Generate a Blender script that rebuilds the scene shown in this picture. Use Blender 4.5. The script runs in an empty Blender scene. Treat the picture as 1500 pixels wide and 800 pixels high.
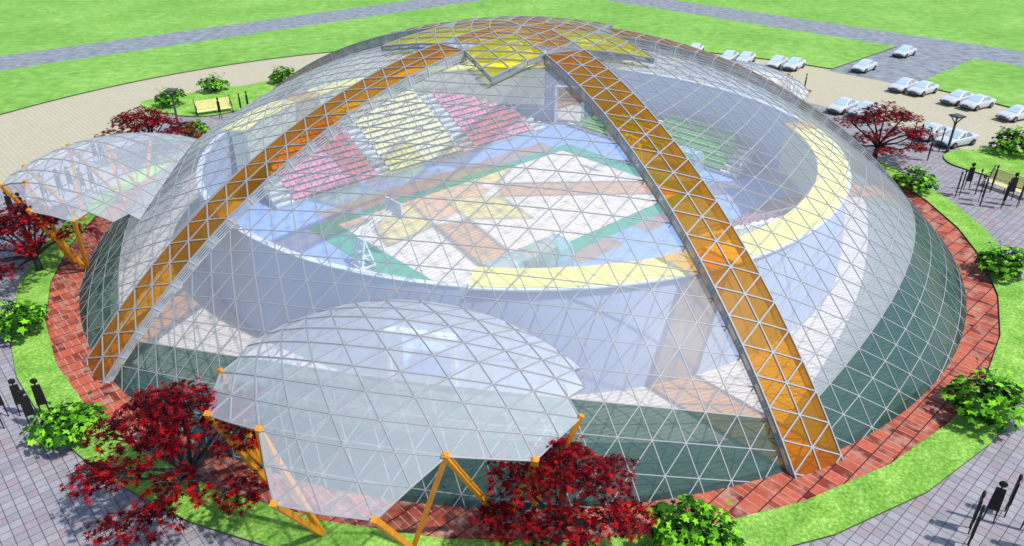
import bpy, bmesh, math, random
from math import sin, cos, tan, pi, radians as R, degrees, sqrt, hypot, atan2, acos, asin
from mathutils import Vector as V, Matrix
random.seed(7)
SC = 24.0                         # metres per plan unit
scn = bpy.context.scene
COL = scn.collection

# ------------------------------------------------------------------ helpers
class MB:
    """collects polygons and builds ONE mesh object"""
    def __init__(s): s.v = []; s.f = []; s.m = []
    def poly(s, pts, mi=0):
        n = len(s.v); s.v += [tuple(p) for p in pts]
        s.f.append(tuple(range(n, n+len(pts)))); s.m.append(mi)
    def box8(s, p, mi=0):
        n = len(s.v); s.v += [tuple(q) for q in p]
        for f in ((3,2,1,0),(4,5,6,7),(0,1,5,4),(1,2,6,5),(2,3,7,6),(3,0,4,7)):
            s.f.append(tuple(n+i for i in f)); s.m.append(mi)
    def box(s, c, d, rz=0, mi=0, taper=1.0):
        cx, cy, cz = c; x, y, z = d[0]/2, d[1]/2, d[2]/2
        co, si = cos(rz), sin(rz); P = []
        for zz, k in ((-z, 1), (z, taper)):
            for a, b in ((-x,-y),(x,-y),(x,y),(-x,y)):
                a *= k; b *= k
                P.append((cx+a*co-b*si, cy+a*si+b*co, cz+zz))
        s.box8(P, mi)
    def beam(s, p, q, nrm, w, up, dn, mi=0, w2=None):
        p, q, nrm = V(p), V(q), V(nrm).normalized()
        t = (q-p).normalized(); side = t.cross(nrm)
        if side.length < 1e-6: side = t.orthogonal()
        side.normalize(); nn = side.cross(t).normalized()
        w2 = w if w2 is None else w2
        P = []
        for c, ww in ((p, w), (q, w2)):
            a = side*ww/2
            P += [c-a-nn*dn, c+a-nn*dn, c+a+nn*up, c-a+nn*up]
        n = len(s.v); s.v += [tuple(x) for x in P]
        for f in ((0,1,2,3),(7,6,5,4),(0,4,5,1),(1,5,6,2),(2,6,7,3),(3,7,4,0)):
            s.f.append(tuple(n+i for i in f)); s.m.append(mi)
    def tube(s, pts, radii, k=7, mi=0, cap=True):
        pts = [V(p) for p in pts]; rings = []
        for i, p in enumerate(pts):
            t = (pts[min(i+1, len(pts)-1)]-pts[max(i-1, 0)]).normalized()
            a = t.orthogonal().normalized() if i == 0 else (rings[-1][2]-t*rings[-1][2].dot(t)).normalized()
            b = t.cross(a)
            n = len(s.v)
            for j in range(k):
                g = 2*pi*j/k
                s.v.append(tuple(p+(a*cos(g)+b*sin(g))*radii[i]))
            rings.append((n, t, a))
        for (n0, _, _), (n1, _, _) in zip(rings, rings[1:]):
            for j in range(k):
                s.f.append((n0+j, n0+(j+1) % k, n1+(j+1) % k, n1+j)); s.m.append(mi)
        if cap:
            s.f.append(tuple(rings[0][0]+j for j in range(k))[::-1]); s.m.append(mi)
            s.f.append(tuple(rings[-1][0]+j for j in range(k))); s.m.append(mi)
    def ring(s, r0, r1, z0, z1, a0, a1, n, mi=0, r0t=None, r1t=None):
        """solid ring sector (angles in radians)"""
        r0t = r0 if r0t is None else r0t; r1t = r1 if r1t is None else r1t
        full = abs(a1-a0) > 2*pi-1e-4
        S = []
        for i in range(n+1):
            a = a0+(a1-a0)*i/n; c, d = cos(a), sin(a)
            S.append([(r0*c, r0*d, z0), (r1*c, r1*d, z0), (r1t*c, r1t*d, z1), (r0t*c, r0t*d, z1)])
        b = len(s.v)
        for q in S: s.v += q
        for i in range(n):
            for j in range(4):
                k = (j+1) % 4
                s.f.append((b+4*i+j, b+4*i+k, b+4*(i+1)+k, b+4*(i+1)+j)); s.m.append(mi)
        if not full:
            s.f.append((b, b+1, b+2, b+3)); s.m.append(mi)
            e = b+4*n; s.f.append((e+3, e+2, e+1, e)); s.m.append(mi)
    def prism(s, pts, z0, z1, mi=0):
        n = len(pts); b = len(s.v)
        s.v += [(x, y, z0) for x, y in pts]+[(x, y, z1) for x, y in pts]
        s.f.append(tuple(range(b+n, b+2*n))); s.m.append(mi)
        s.f.append(tuple(range(b, b+n))[::-1]); s.m.append(mi)
        for i in range(n):
            j = (i+1) % n
            s.f.append((b+i, b+j, b+n+j, b+n+i)); s.m.append(mi)
    def build(s, name, mats, parent=None, smooth=False, fix=True):
        me = bpy.data.meshes.new(name)
        me.from_pydata(s.v, [], s.f)
        if not isinstance(mats, (list, tuple)): mats = [mats]
        for m in mats: me.materials.append(m)
        if len(mats) > 1: me.polygons.foreach_set('material_index', s.m)
        if fix:
            bm = bmesh.new(); bm.from_mesh(me)
            bmesh.ops.recalc_face_normals(bm, faces=bm.faces); bm.to_mesh(me); bm.free()
        if smooth: me.polygons.foreach_set('use_smooth', [True]*len(me.polygons))
        me.update()
        o = bpy.data.objects.new(name, me); COL.objects.link(o)
        if parent: o.parent = parent
        return o

def tag(o, label=None, cat=None, group=None, kind=None):
    if label: o['label'] = label
    if cat: o['category'] = cat
    if group: o['group'] = group
    if kind: o['kind'] = kind
    return o
def thing(name, label, cat, loc=(0,0,0), rz=0, group=None):
    o = bpy.data.objects.new(name, None); COL.objects.link(o)
    o.empty_display_size = .3
    o.location = loc; o.rotation_euler = (0, 0, rz)
    return tag(o, label, cat, group)
KIDS = {}
def dup(root, loc, rz, label, scale=None):
    if not KIDS:
        pass
    r = root.copy(); COL.objects.link(r); r.location = loc; r.rotation_euler = (0, 0, rz); r['label'] = label
    if scale: r.scale = scale
    for ch in kids(root):
        c = ch.copy(); COL.objects.link(c); c.parent = r
        for g in kids(ch):
            d = g.copy(); COL.objects.link(d); d.parent = c
    return r
def kids(o):
    if o.name not in KIDS: KIDS[o.name] = list(o.children)
    return KIDS[o.name]

# ------------------------------------------------------------------ materials
def newmat(name):
    m = bpy.data.materials.new(name); m.use_nodes = True
    nt = m.node_tree; nt.nodes.clear()
    return m, nt, nt.nodes, nt.links
def plain(name, col, rough=.6, metal=0.0, var=0.0, scale=3.0, spec=.4, bump=0.0):
    m, nt, N, L = newmat(name)
    out = N.new('ShaderNodeOutputMaterial'); b = N.new('ShaderNodeBsdfPrincipled')
    b.inputs['Base Color'].default_value = (*col, 1); b.inputs['Roughness'].default_value = rough
    b.inputs['Metallic'].default_value = metal; b.inputs['Specular IOR Level'].default_value = spec
    L.new(b.outputs[0], out.inputs[0])
    if var or bump:
        tc = N.new('ShaderNodeTexCoord'); no = N.new('ShaderNodeTexNoise')
        no.inputs['Scale'].default_value = scale; no.inputs['Detail'].default_value = 6
        L.new(tc.outputs['Object'], no.inputs['Vector'])
        if var:
            mr = N.new('ShaderNodeMapRange'); mr.inputs[1].default_value = .25; mr.inputs[2].default_value = .75
            mr.inputs[3].default_value = 1-var; mr.inputs[4].default_value = 1+var
            L.new(no.outputs[0], mr.inputs[0])
            mx = N.new('ShaderNodeMix'); mx.data_type = 'RGBA'; mx.blend_type = 'MULTIPLY'; mx.inputs[0].default_value = 1
            mx.inputs[6].default_value = (*col, 1); L.new(mr.outputs[0], mx.inputs[7]); L.new(mx.outputs[2], b.inputs['Base Color'])
        if bump:
            bp = N.new('ShaderNodeBump'); bp.inputs['Strength'].default_value = bump; bp.inputs['Distance'].default_value = .05
            L.new(no.outputs[0], bp.inputs['Height']); L.new(bp.outputs[0], b.inputs['Normal'])
    return m
def ramp(N, stops):
    r = N.new('ShaderNodeValToRGB'); e = r.color_ramp.elements
    while len(e) < len(stops): e.new(.5)
    for q, (p, c) in zip(e, stops): q.position = p; q.color = (*c, 1)
    return r
def grass(name, dark, mid, light, scale, stretch=(1,1,1), rot=0):
    m, nt, N, L = newmat(name)
    out = N.new('ShaderNodeOutputMaterial'); b = N.new('ShaderNodeBsdfPrincipled')
    b.inputs['Roughness'].default_value = .9; b.inputs['Specular IOR Level'].default_value = .1
    tc = N.new('ShaderNodeTexCoord'); mp = N.new('ShaderNodeMapping')
    mp.inputs['Scale'].default_value = stretch; mp.inputs['Rotation'].default_value = (0, 0, rot)
    L.new(tc.outputs['Object'], mp.inputs[0])
    n1 = N.new('ShaderNodeTexNoise'); n1.inputs['Scale'].default_value = scale; n1.inputs['Detail'].default_value = 8; n1.inputs['Roughness'].default_value = .7
    n2 = N.new('ShaderNodeTexNoise'); n2.inputs['Scale'].default_value = scale*.12; n2.inputs['Detail'].default_value = 4
    L.new(mp.outputs[0], n1.inputs[0]); L.new(mp.outputs[0], n2.inputs[0])
    mx = N.new('ShaderNodeMix'); mx.inputs[0].default_value = .3
    L.new(n1.outputs[0], mx.inputs[2]); L.new(n2.outputs[0], mx.inputs[3])
    r = ramp(N, [(.33, dark), (.5, mid), (.66, light)])
    L.new(mx.outputs[0], r.inputs[0]); L.new(r.outputs[0], b.inputs['Base Color'])
    bp = N.new('ShaderNodeBump'); bp.inputs['Strength'].default_value = .5; bp.inputs['Distance'].default_value = .08
    L.new(n1.outputs[0], bp.inputs['Height']); L.new(bp.outputs[0], b.inputs['Normal'])
    L.new(b.outputs[0], out.inputs[0])
    return m
def bricks(name, c1, c2, mortar, w, h, rot, msize=.02, offset=.5, c3=None, vscale=.6, rough=.75, smooth=.1, noisy=.25, squash=1.0, bump=.4, rowline=None):
    m, nt, N, L = newmat(name)
    out = N.new('ShaderNodeOutputMaterial'); b = N.new('ShaderNodeBsdfPrincipled')
    b.inputs['Roughness'].default_value = rough; b.inputs['Specular IOR Level'].default_value = .25
    tc = N.new('ShaderNodeTexCoord'); mp = N.new('ShaderNodeMapping'); mp.inputs['Rotation'].default_value = (0, 0, -rot)
    L.new(tc.outputs['Object'], mp.inputs[0])
    def bt(a, c, k):
        t = N.new('ShaderNodeTexBrick'); t.offset = offset; t.squash = squash; t.squash_frequency = 2
        t.inputs['Scale'].default_value = 1; t.inputs['Brick Width'].default_value = w; t.inputs['Row Height'].default_value = h
        t.inputs['Mortar Size'].default_value = msize; t.inputs['Mortar Smooth'].default_value = smooth; t.inputs['Bias'].default_value = k
        t.inputs['Color1'].default_value = (*a, 1); t.inputs['Color2'].default_value = (*c, 1); t.inputs['Mortar'].default_value = (*mortar, 1)
        L.new(mp.outputs[0], t.inputs[0]); return t
    t = bt(c1, c2, 0)
    col = t.outputs[0]
    if c3:
        # a third colour on clumps of bricks
        no = N.new('ShaderNodeTexNoise'); no.inputs['Scale'].default_value = vscale; no.inputs['Detail'].default_value = 3
        L.new(mp.outputs[0], no.inputs[0])
        mr = N.new('ShaderNodeMapRange'); mr.inputs[1].default_value = .45; mr.inputs[2].default_value = .62
        L.new(no.outputs[0], mr.inputs[0])
        t2 = bt(c3, c2, 0)
        mx = N.new('ShaderNodeMix'); mx.data_type = 'RGBA'; L.new(mr.outputs[0], mx.inputs[0]); L.new(col, mx.inputs[6]); L.new(t2.outputs[0], mx.inputs[7])
        col = mx.outputs[2]
    if rowline:
        t3 = N.new('ShaderNodeTexBrick'); t3.offset = 0
        t3.inputs['Scale'].default_value = 1; t3.inputs['Brick Width'].default_value = 4000; t3.inputs['Row Height'].default_value = h
        t3.inputs['Mortar Size'].default_value = .03; t3.inputs['Mortar Smooth'].default_value = .2
        sh = N.new('ShaderNodeVectorMath'); sh.inputs[1].default_value = (2000, 0, 0); L.new(mp.outputs[0], sh.inputs[0]); L.new(sh.outputs[0], t3.inputs[0])
        mx = N.new('ShaderNodeMix'); mx.data_type = 'RGBA'; L.new(t3.outputs[1], mx.inputs[0]); L.new(col, mx.inputs[6]); mx.inputs[7].default_value = (*rowline, 1)
        col = mx.outputs[2]
    n2 = N.new('ShaderNodeTexNoise'); n2.inputs['Scale'].default_value = 5; n2.inputs['Detail'].default_value = 8; n2.inputs['Roughness'].default_value = .7
    L.new(mp.outputs[0], n2.inputs[0])
    m2 = N.new('ShaderNodeMapRange'); m2.inputs[1].default_value = .3; m2.inputs[2].default_value = .7; m2.inputs[3].default_value = 1-noisy; m2.inputs[4].default_value = 1+noisy
    L.new(n2.outputs[0], m2.inputs[0])
    mm = N.new('ShaderNodeMix'); mm.data_type = 'RGBA'; mm.blend_type = 'MULTIPLY'; mm.inputs[0].default_value = 1
    L.new(col, mm.inputs[6]); L.new(m2.outputs[0], mm.inputs[7]); L.new(mm.outputs[2], b.inputs['Base Color'])
    bp = N.new('ShaderNodeBump'); bp.inputs['Strength'].default_value = bump; bp.inputs['Distance'].default_value = .03; bp.invert = True
    L.new(t.outputs[1], bp.inputs['Height']); L.new(bp.outputs[0], b.inputs['Normal'])
    L.new(b.outputs[0], out.inputs[0])
    return m
def glass(name, tint, dcol, fac, gloss=.03, rough=.08, transl=0.0, edge=.35, streak=0.0):
    """thin coloured glazing: clear transmission, a share of milky scatter, a glossy surface"""
    m, nt, N, L = newmat(name)
    out = N.new('ShaderNodeOutputMaterial')
    tr = N.new('ShaderNodeBsdfTransparent'); tr.inputs[0].default_value = (*tint, 1)
    df = N.new('ShaderNodeBsdfDiffuse'); df.inputs[0].default_value = (*dcol, 1)
    a = N.new('ShaderNodeMixShader'); a.inputs[0].default_value = fac
    d = df.outputs[0]
    if transl:
        tl = N.new('ShaderNodeBsdfTranslucent'); tl.inputs[0].default_value = (*dcol, 1)
        x = N.new('ShaderNodeMixShader'); x.inputs[0].default_value = transl
        L.new(d, x.inputs[1]); L.new(tl.outputs[0], x.inputs[2]); d = x.outputs[0]
    if streak:
        tc = N.new('ShaderNodeTexCoord'); no = N.new('ShaderNodeTexNoise'); no.inputs['Scale'].default_value = 1.3; no.inputs['Detail'].default_value = 6
        L.new(tc.outputs['Object'], no.inputs[0])
        mr = N.new('ShaderNodeMapRange'); mr.inputs[1].default_value = .3; mr.inputs[2].default_value = .7
        mr.inputs[3].default_value = fac*(1-streak); mr.inputs[4].default_value = fac*(1+streak)
        L.new(no.outputs[0], mr.inputs[0]); L.new(mr.outputs[0], a.inputs[0])
    L.new(tr.outputs[0], a.inputs[1]); L.new(d, a.inputs[2])
    gl = N.new('ShaderNodeBsdfGlossy'); gl.inputs['Roughness'].default_value = rough
    lw = N.new('ShaderNodeLayerWeight'); lw.inputs[0].default_value = .5
    pw = N.new('ShaderNodeMath'); pw.operation = 'POWER'; pw.inputs[1].default_value = 4
    ml = N.new('ShaderNodeMath'); ml.operation = 'MULTIPLY_ADD'; ml.inputs[1].default_value = edge; ml.inputs[2].default_value = gloss
    L.new(lw.outputs['Facing'], pw.inputs[0]); L.new(pw.outputs[0], ml.inputs[0])
    g = N.new('ShaderNodeMixShader'); L.new(ml.outputs[0], g.inputs[0]); L.new(a.outputs[0], g.inputs[1]); L.new(gl.outputs[0], g.inputs[2])
    L.new(g.outputs[0], out.inputs[0])
    return m
def leafmat(name, stops, transl=.25, rough=.5):
    m, nt, N, L = newmat(name)
    out = N.new('ShaderNodeOutputMaterial'); b = N.new('ShaderNodeBsdfPrincipled')
    b.inputs['Roughness'].default_value = rough; b.inputs['Specular IOR Level'].default_value = .05
    g = N.new('ShaderNodeNewGeometry'); r = ramp(N, stops); L.new(g.outputs['Random Per Island'], r.inputs[0])
    L.new(r.outputs[0], b.inputs['Base Color'])
    tl = N.new('ShaderNodeBsdfTranslucent'); L.new(r.outputs[0], tl.inputs[0])
    x = N.new('ShaderNodeMixShader'); x.inputs[0].default_value = transl
    L.new(b.outputs[0], x.inputs[1]); L.new(tl.outputs[0], x.inputs[2]); L.new(x.outputs[0], out.inputs[0])
    return m

AX = R(42.6)                                   # axis of the plot, the court and the roads
M = {}
M['far_grass'] = grass('far_grass', (.10,.24,.04), (.165,.345,.06), (.27,.46,.11), .7, (1,1,1))
M['grass'] = grass('lawn_grass', (.06,.17,.02), (.17,.36,.05), (.40,.60,.14), 6.0)
M['road'] = plain('asphalt', (.185,.205,.225), .85, var=.45, scale=.9)
M['tan'] = bricks('tan_pavers', (.40,.365,.255), (.435,.395,.28), (.325,.295,.205), .42, .42, AX, .03, 0.0, noisy=.05, bump=.1)
M['plaza'] = bricks('plaza_tiles', (.22,.212,.228), (.29,.282,.302), (.075,.075,.085), .46, .46, AX, .017, 0.0, c3=(.27,.205,.225), vscale=.9, noisy=.12)
M['path'] = bricks('path_bricks', (.12,.010,.007), (.42,.095,.052), (.44,.22,.165), .62, .84, AX, .022, .5, c3=(.33,.19,.14), vscale=1.1, noisy=.22, squash=.6, rowline=(.035,.012,.01))
M['beige'] = bricks('hall_boards', (.62,.56,.51), (.68,.62,.57), (.47,.42,.38), 2.2, .28, R(20), .035, .5, noisy=.08, bump=.1)
M['court'] = bricks('court_boards', (.78,.71,.65), (.84,.77,.71), (.62,.55,.50), 2.4, .42, AX, .05, .5, noisy=.06, bump=.05)
M['court_green'] = plain('court_surround', (.09,.40,.30), .5, var=.06)
M['floor_blue'] = plain('arena_floor_blue', (.30,.45,.84), .45, var=.06)
M['floor_brown'] = plain('bench_strip', (.40,.31,.31), .6, var=.08)
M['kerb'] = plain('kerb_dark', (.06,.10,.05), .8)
M['wall_blue'] = plain('arena_wall_paint', (.41,.48,.65), .7, var=.05, scale=.4)
M['coping'] = plain('white_coping', (.66,.70,.74), .4)
M['cream'] = plain('gallery_cream', (.88,.80,.24), .6, var=.04)
M['gallery_wall'] = plain('gallery_inner_wall', (.50,.56,.44), .7, var=.04)
M['concrete'] = plain('tier_concrete', (.38,.41,.45), .8, var=.08)
M['stair'] = plain('stair_white', (.72,.75,.78), .7)
M['pink'] = plain('pink_seat', (.82,.36,.48), .45)
M['cream_seat'] = plain('cream_seat', (.86,.84,.52), .45)
M['green_seat'] = plain('green_seat', (.20,.66,.12), .45)
M['shaded_pink_seat'] = plain('shaded_pink_seat', (.42,.17,.30), .45)  # pink seats seen from behind, their shade put into the colour
M['grey_or_shaded_seat'] = plain('grey_or_shaded_seat', (.55,.57,.55), .45)  # stand's cream block with its shade painted in; plain grey on shelter benches
M['bar'] = plain('white_glazing_bar', (.27,.28,.295), .5, spec=.3)
M['grey_bar'] = plain('rib_wall_frame', (.42,.44,.47), .4)
M['orange_steel'] = plain('orange_timber', (.62,.24,.015), .45, var=.15, scale=2)
M['clear'] = glass('clear_glazing', (.95,.97,.99), (.82,.86,.92), .205, gloss=.003, transl=.45, edge=.45, rough=.3)
M['tint'] = glass('green_tinted_glazing', (.40,.55,.49), (.030,.078,.066), .52, gloss=.04, edge=.2, streak=.25)
M['orange'] = glass('orange_glazing', (.84,.41,.05), (.55,.22,.012), .34, gloss=.01, rough=.3, transl=.3, edge=.15)
M['star'] = glass('pale_orange_glazing', (.95,.58,.20), (.75,.36,.05), .26, gloss=.01, rough=.3, transl=.3, edge=.15)
M['yellow'] = glass('yellow_glazing', (.99,.94,.14), (.85,.74,.03), .27, gloss=.01, rough=.3, transl=.3, edge=.15)
M['ribwall'] = glass('grey_side_glazing', (.68,.72,.77), (.42,.46,.52), .34, transl=.3, edge=.15)
M['canopy'] = glass('frosted_canopy_glazing', (.96,.98,.99), (.86,.93,1.0), .27, gloss=.006, transl=.08, edge=.25, rough=.32)
M['cyan'] = glass('cyan_shelter_glazing', (.70,.88,.93), (.55,.82,.90), .55, transl=.4)
M['black'] = plain('matt_black', (.006,.006,.006), .7)
M['black_metal'] = plain('black_metal', (.012,.012,.013), .4)
M['lamp_metal'] = plain('dark_grey_metal', (.055,.06,.07), .45)
M['slat'] = plain('pale_yellow_slat', (.74,.66,.30), .55, var=.12)
M['carpaint'] = plain('silver_white_paint', (.47,.49,.53), .3, spec=.5)
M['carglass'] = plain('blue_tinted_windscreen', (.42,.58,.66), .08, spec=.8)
M['sideglass'] = plain('grey_side_window', (.20,.24,.30), .08, spec=.8)
M['tyre'] = plain('tyre_rubber', (.012,.012,.012), .8)
M['rim'] = plain('wheel_rim', (.25,.25,.27), .3, metal=.7)
M['grille'] = plain('dark_bumper', (.10,.11,.13), .5)
M['lens'] = plain('headlight_lens', (.85,.87,.9), .1)
M['bark'] = plain('dark_grey_bark', (.035,.038,.045), .85, var=.3, scale=4, bump=.3)
M['red_leaf'] = leafmat('red_maple_leaf', [(0,(.02,.001,.002)),(.45,(.065,.001,.003)),(.8,(.16,.002,.005)),(1,(.42,.004,.006))], .10)  # per-leaf tones paint in the contrast of sunlit and shadowed leaves
M['green_leaf'] = leafmat('green_maple_leaf', [(0,(.006,.025,.004)),(.4,(.025,.10,.008)),(.7,(.12,.38,.015)),(1,(.28,.66,.03))], .15)  # the dark leaf tones paint in the shade inside the bush
M['hoop_white'] = plain('hoop_white_steel', (.78,.80,.84), .35)
M['hoop_board'] = glass('backboard_glass', (.85,.9,.95), (.75,.8,.86), .4)
M['hoop_rim'] = plain('hoop_rim_orange', (.8,.22,.04), .4)
M['net'] = plain('net_white', (.8,.8,.8), .8)

# ------------------------------------------------------------------ setting
ua = (cos(AX), sin(AX)); wa = (-sin(AX), cos(AX))
def UW(u, w, z=0): return V((u*ua[0]+w*wa[0], u*ua[1]+w*wa[1], z))
def struct(o): o['kind'] = 'structure'; return o
def sheet(name, r, z, mat, n=72):
    mb = MB(); mb.poly([(r*cos(2*pi*i/n), r*sin(2*pi*i/n), z) for i in range(n)])
    return struct(mb.build(name, mat))
mb = MB(); mb.poly([(-900,-300,0),(900,-300,0),(900,1500,0),(-900,1500,0)])
struct(mb.build('ground', M['far_grass']))
# roads: two straight roads at right angles and the short drive to the paved apron
L0, L1, R0, R1 = 78.0, 88.2, 80.8, 91.4
mb = MB(); zr = .02
def quad(u0, u1, w0, w1, z): mb.poly([UW(u0,w0,z), UW(u1,w0,z), UW(u1,w1,z), UW(u0,w1,z)])
quad(-600, 600, L0, L1, zr); quad(R0, R1, -500, L0, zr); quad(R0, R1, L1, 600, zr); quad(60, R0, -5.4, 5.2, zr)
struct(mb.build('road', M['road']))
sheet('pavement', 61.4, .012, M['tan'], 96)
# raised lawn between the apron and the roads
RO = 61.2
pts = [UW(R0, 5.2), UW(R0, L0), UW(-90, L0), UW(-90, -90), UW(R0, -90), UW(R0, -5.4)]
a0 = asin(-5.4/RO); a1 = asin(5.2/RO)
n = 90
for i in range(n+1):
    a = a0-(2*pi-(a1-a0))*i/n
    pts.append(UW(RO*cos(a), RO*sin(a)))
mb = MB(); P2 = [(p.x, p.y) for p in pts]; nn = len(P2)
mb.poly([(x, y, .16) for x, y in P2], 0)
for i in range(nn):
    j = (i+1) % nn
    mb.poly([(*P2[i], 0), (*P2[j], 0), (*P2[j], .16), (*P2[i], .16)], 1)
struct(mb.build('lawn', [M['far_grass'], M['kerb']]))
sheet('plaza', 44.4, .022, M['plaza'], 96)
def raised(name, outline, z, mat):
    mb = MB(); n = len(outline)
    mb.poly([(x, y, z) for x, y in outline], 0)
    for i in range(n):
        j = (i+1) % n
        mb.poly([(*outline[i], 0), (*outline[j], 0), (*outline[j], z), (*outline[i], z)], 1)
    return struct(mb.build(name, [mat, M['kerb']]))
# grass ring round the dome: a polygon of straight kerbs, as built
mb = MB(); n = 40; ph = R(3)
ro, ri = 34.6, 32.72
for i in range(n):
    a, b = ph+2*pi*i/n, ph+2*pi*(i+1)/n
    o1, o2 = (ro*cos(a), ro*sin(a)), (ro*cos(b), ro*sin(b)); q1, q2 = (ri*cos(a), ri*sin(a)), (ri*cos(b), ri*sin(b))
    mb.poly([(*q1,.14),(*o1,.14),(*o2,.14),(*q2,.14)], 0)
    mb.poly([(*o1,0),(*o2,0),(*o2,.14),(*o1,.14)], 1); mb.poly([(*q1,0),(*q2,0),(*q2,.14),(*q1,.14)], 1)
struct(mb.build('lawn', [M['grass'], M['kerb']]))
sheet('path', 33.0, .034, M['path'], 72)
sheet('floor', 30.55, .05, M['beige'], 72)
def island(cx, cy, pts): return raised('lawn', [(cx+x, cy+y) for x, y in pts], .15, M['grass'])
# scalloped grass islands behind the two benches
def blob(pts, k=8):
    out = []; n = len(pts)
    for i in range(n):
        p0, p1, p2, p3 = (V((*pts[(i+d) % n], 0)) for d in (-1, 0, 1, 2))
        for j in range(k):
            t = j/k
            q = .5*((2*p1)+(-p0+p2)*t+(2*p0-5*p1+4*p2-p3)*t*t+(-p0+3*p1-3*p2+p3)*t**3)
            out.append((q.x, q.y))
    return out
ISL_L = [(-42.6,30.0),(-41.2,27.2),(-38.9,25.6),(-37.2,25.2),(-36.6,24.6),(-33.6,24.3),(-31.0,26.2),(-28.4,30.5),(-26.2,35.6),(-27.2,39.8),(-30.8,39.0),(-33.3,36.6),(-35.2,36.0),(-37.4,35.0),(-39.5,32.2)]
raised('lawn', blob(ISL_L), .15, M['grass'])
ISL_R = [(39.4,12.2),(38.9,10.2),(39.6,8.6),(41.2,6.0),(42.2,2.5),(42.9,-2.5),(46.5,-3.5),(50.5,2),(50.2,9.5),(47.5,13.6),(44.6,14.6),(43.2,13.6),(41.4,13.6)]
raised('lawn', blob(ISL_R), .15, M['grass'])
# arena floor and court
sheet('floor', 22.2, .066, M['floor_blue'], 72)
def rect(name, u0, u1, w0, w1, z, mat, n=1):
    mb = MB(); mb.poly([UW(u0,w0,z), UW(u1,w0,z), UW(u1,w1,z), UW(u0,w1,z)])
    return struct(mb.build(name, mat))
rect('floor', -12.2, 12.2, 8.1, 10.3, .074, M['floor_brown'])
rect('floor', -3.2, 1.4, -9.4, -7.9, .074, M['floor_brown'])
rect('floor', 4.2, 8.6, -9.4, -7.9, .074, M['floor_brown'])
rect('court', -14.1, 14.0, -7.85, 8.3, .082, M['court_green'])
rect('court', -12.0, 12.2, -6.5, 7.25, .090, M['court'])
# painted court lines
mb = MB(); zl = .098
def arc(cu, cw, r, a0, a1, n=28, t=.06):
    for i in range(n):
        a, b = a0+(a1-a0)*i/n, a0+(a1-a0)*(i+1)/n
        mb.poly([UW(cu+(r-t)*cos(a), cw+(r-t)*sin(a), zl), UW(cu+(r+t)*cos(a), cw+(r+t)*sin(a), zl), UW(cu+(r+t)*cos(b), cw+(r+t)*sin(b), zl), UW(cu+(r-t)*cos(b), cw+(r-t)*sin(b), zl)])
cw = .38
arc(.1, cw, 1.7, 0, 2*pi); quad(.04, .16, -6.4, -1.32, zl); quad(.04, .16, 2.1, 7.1, zl)
for s in (-1, 1):
    e = .1+s*12.0
    arc(e-s*1.3, cw, 5.6, pi/2 if s > 0 else -pi/2, 3*pi/2 if s > 0 else pi/2)
    arc(e-s*5.0, cw, 1.6, pi/2 if s > 0 else -pi/2, 3*pi/2 if s > 0 else pi/2)
    quad(min(e, e-s*5), max(e, e-s*5), cw-1.75, cw-1.65, zl); quad(min(e, e-s*5), max(e, e-s*5), cw+1.65, cw+1.75, zl)
    quad(e-s*5-.05, e-s*5+.05, cw-1.65, cw+1.65, zl)
struct(mb.build('court_lines', M['coping']))

# ------------------------------------------------------------------ the dome
ZC = -1.1875*SC; RR = 1.7696*SC          # sphere of the ribs
ZD = -1.227*SC; RD = 1.78*SC               # the slightly flatter glass shell between them
CEN = V((0,0,ZC)); CD = V((0,0,ZD))
DL = R(63.435/31); KT = 23
AZ0 = R(-65.2)
def dirv(az, th): return V((sin(th)*cos(az), sin(th)*sin(az), cos(th)))
def slerp(a, b, t):
    w = acos(max(-1, min(1, a.dot(b))))
    return a if w < 1e-9 else (a*sin((1-t)*w)+b*sin(t*w))/sin(w)
def shell(d, dr=0.0):
    """from the centre of the ribs' sphere along d to the glass shell"""
    o = CEN-CD; b = d.dot(o); r = RD+dr
    return CEN+d*(-b+sqrt(b*b-o.dot(o)+r*r))
def lat(sec, i, j):
    k = i+j; t = j/k
    th = max(.2, k-1.14+.78*sin(pi*t))*DL
    A = dirv(AZ0-R(72)+R(72)*sec, th); B = dirv(AZ0+R(72)*sec, th)
    return shell(slerp(A, B, t).normalized())
HW = .058*SC
def strip(az, ph, off, low=False):
    """point on a rib: phase along it, sideways offset (+1 edge towards smaller azimuth)"""
    th = ph*DL; e = V((cos(az), sin(az), 0)); sd = V((sin(az), -cos(az), 0))
    p = (e*sin(th)+V((0,0,cos(th))))*sqrt(RR*RR-(off*HW)**2)+sd*off*HW
    return shell(p.normalized()) if low else p+CEN
def clipz(poly, z):
    out = []
    for a, b in zip(poly, poly[1:]+poly[:1]):
        ia, ib = a.z >= z, b.z >= z
        if ia: out.append(a)
        if ia != ib: out.append(a+(b-a)*((z-a.z)/(b.z-a.z)))
    return out
ZG = .036
dome = thing('glass_dome', 'large geodesic glass dome stadium with five orange glass ribs', 'stadium')
def seg(mb, p, q, w, up, dn, mi=0):
    if p.z < ZG and q.z < ZG: return
    if p.z < ZG: p = q+(p-q)*((q.z-ZG)/(q.z-p.z))
    if q.z < ZG: q = p+(q-p)*((p.z-ZG)/(p.z-q.z))
    if (q-p).length < .05: return
    mb.beam(p, q, (p+q)/2-CEN, w, up, dn, mi)
def face(mb, pts):
    if max(p.z for p in pts) < ZG: return
    Q = clipz(list(pts), ZG)
    if len(Q) >= 3: mb.poly(Q)
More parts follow.
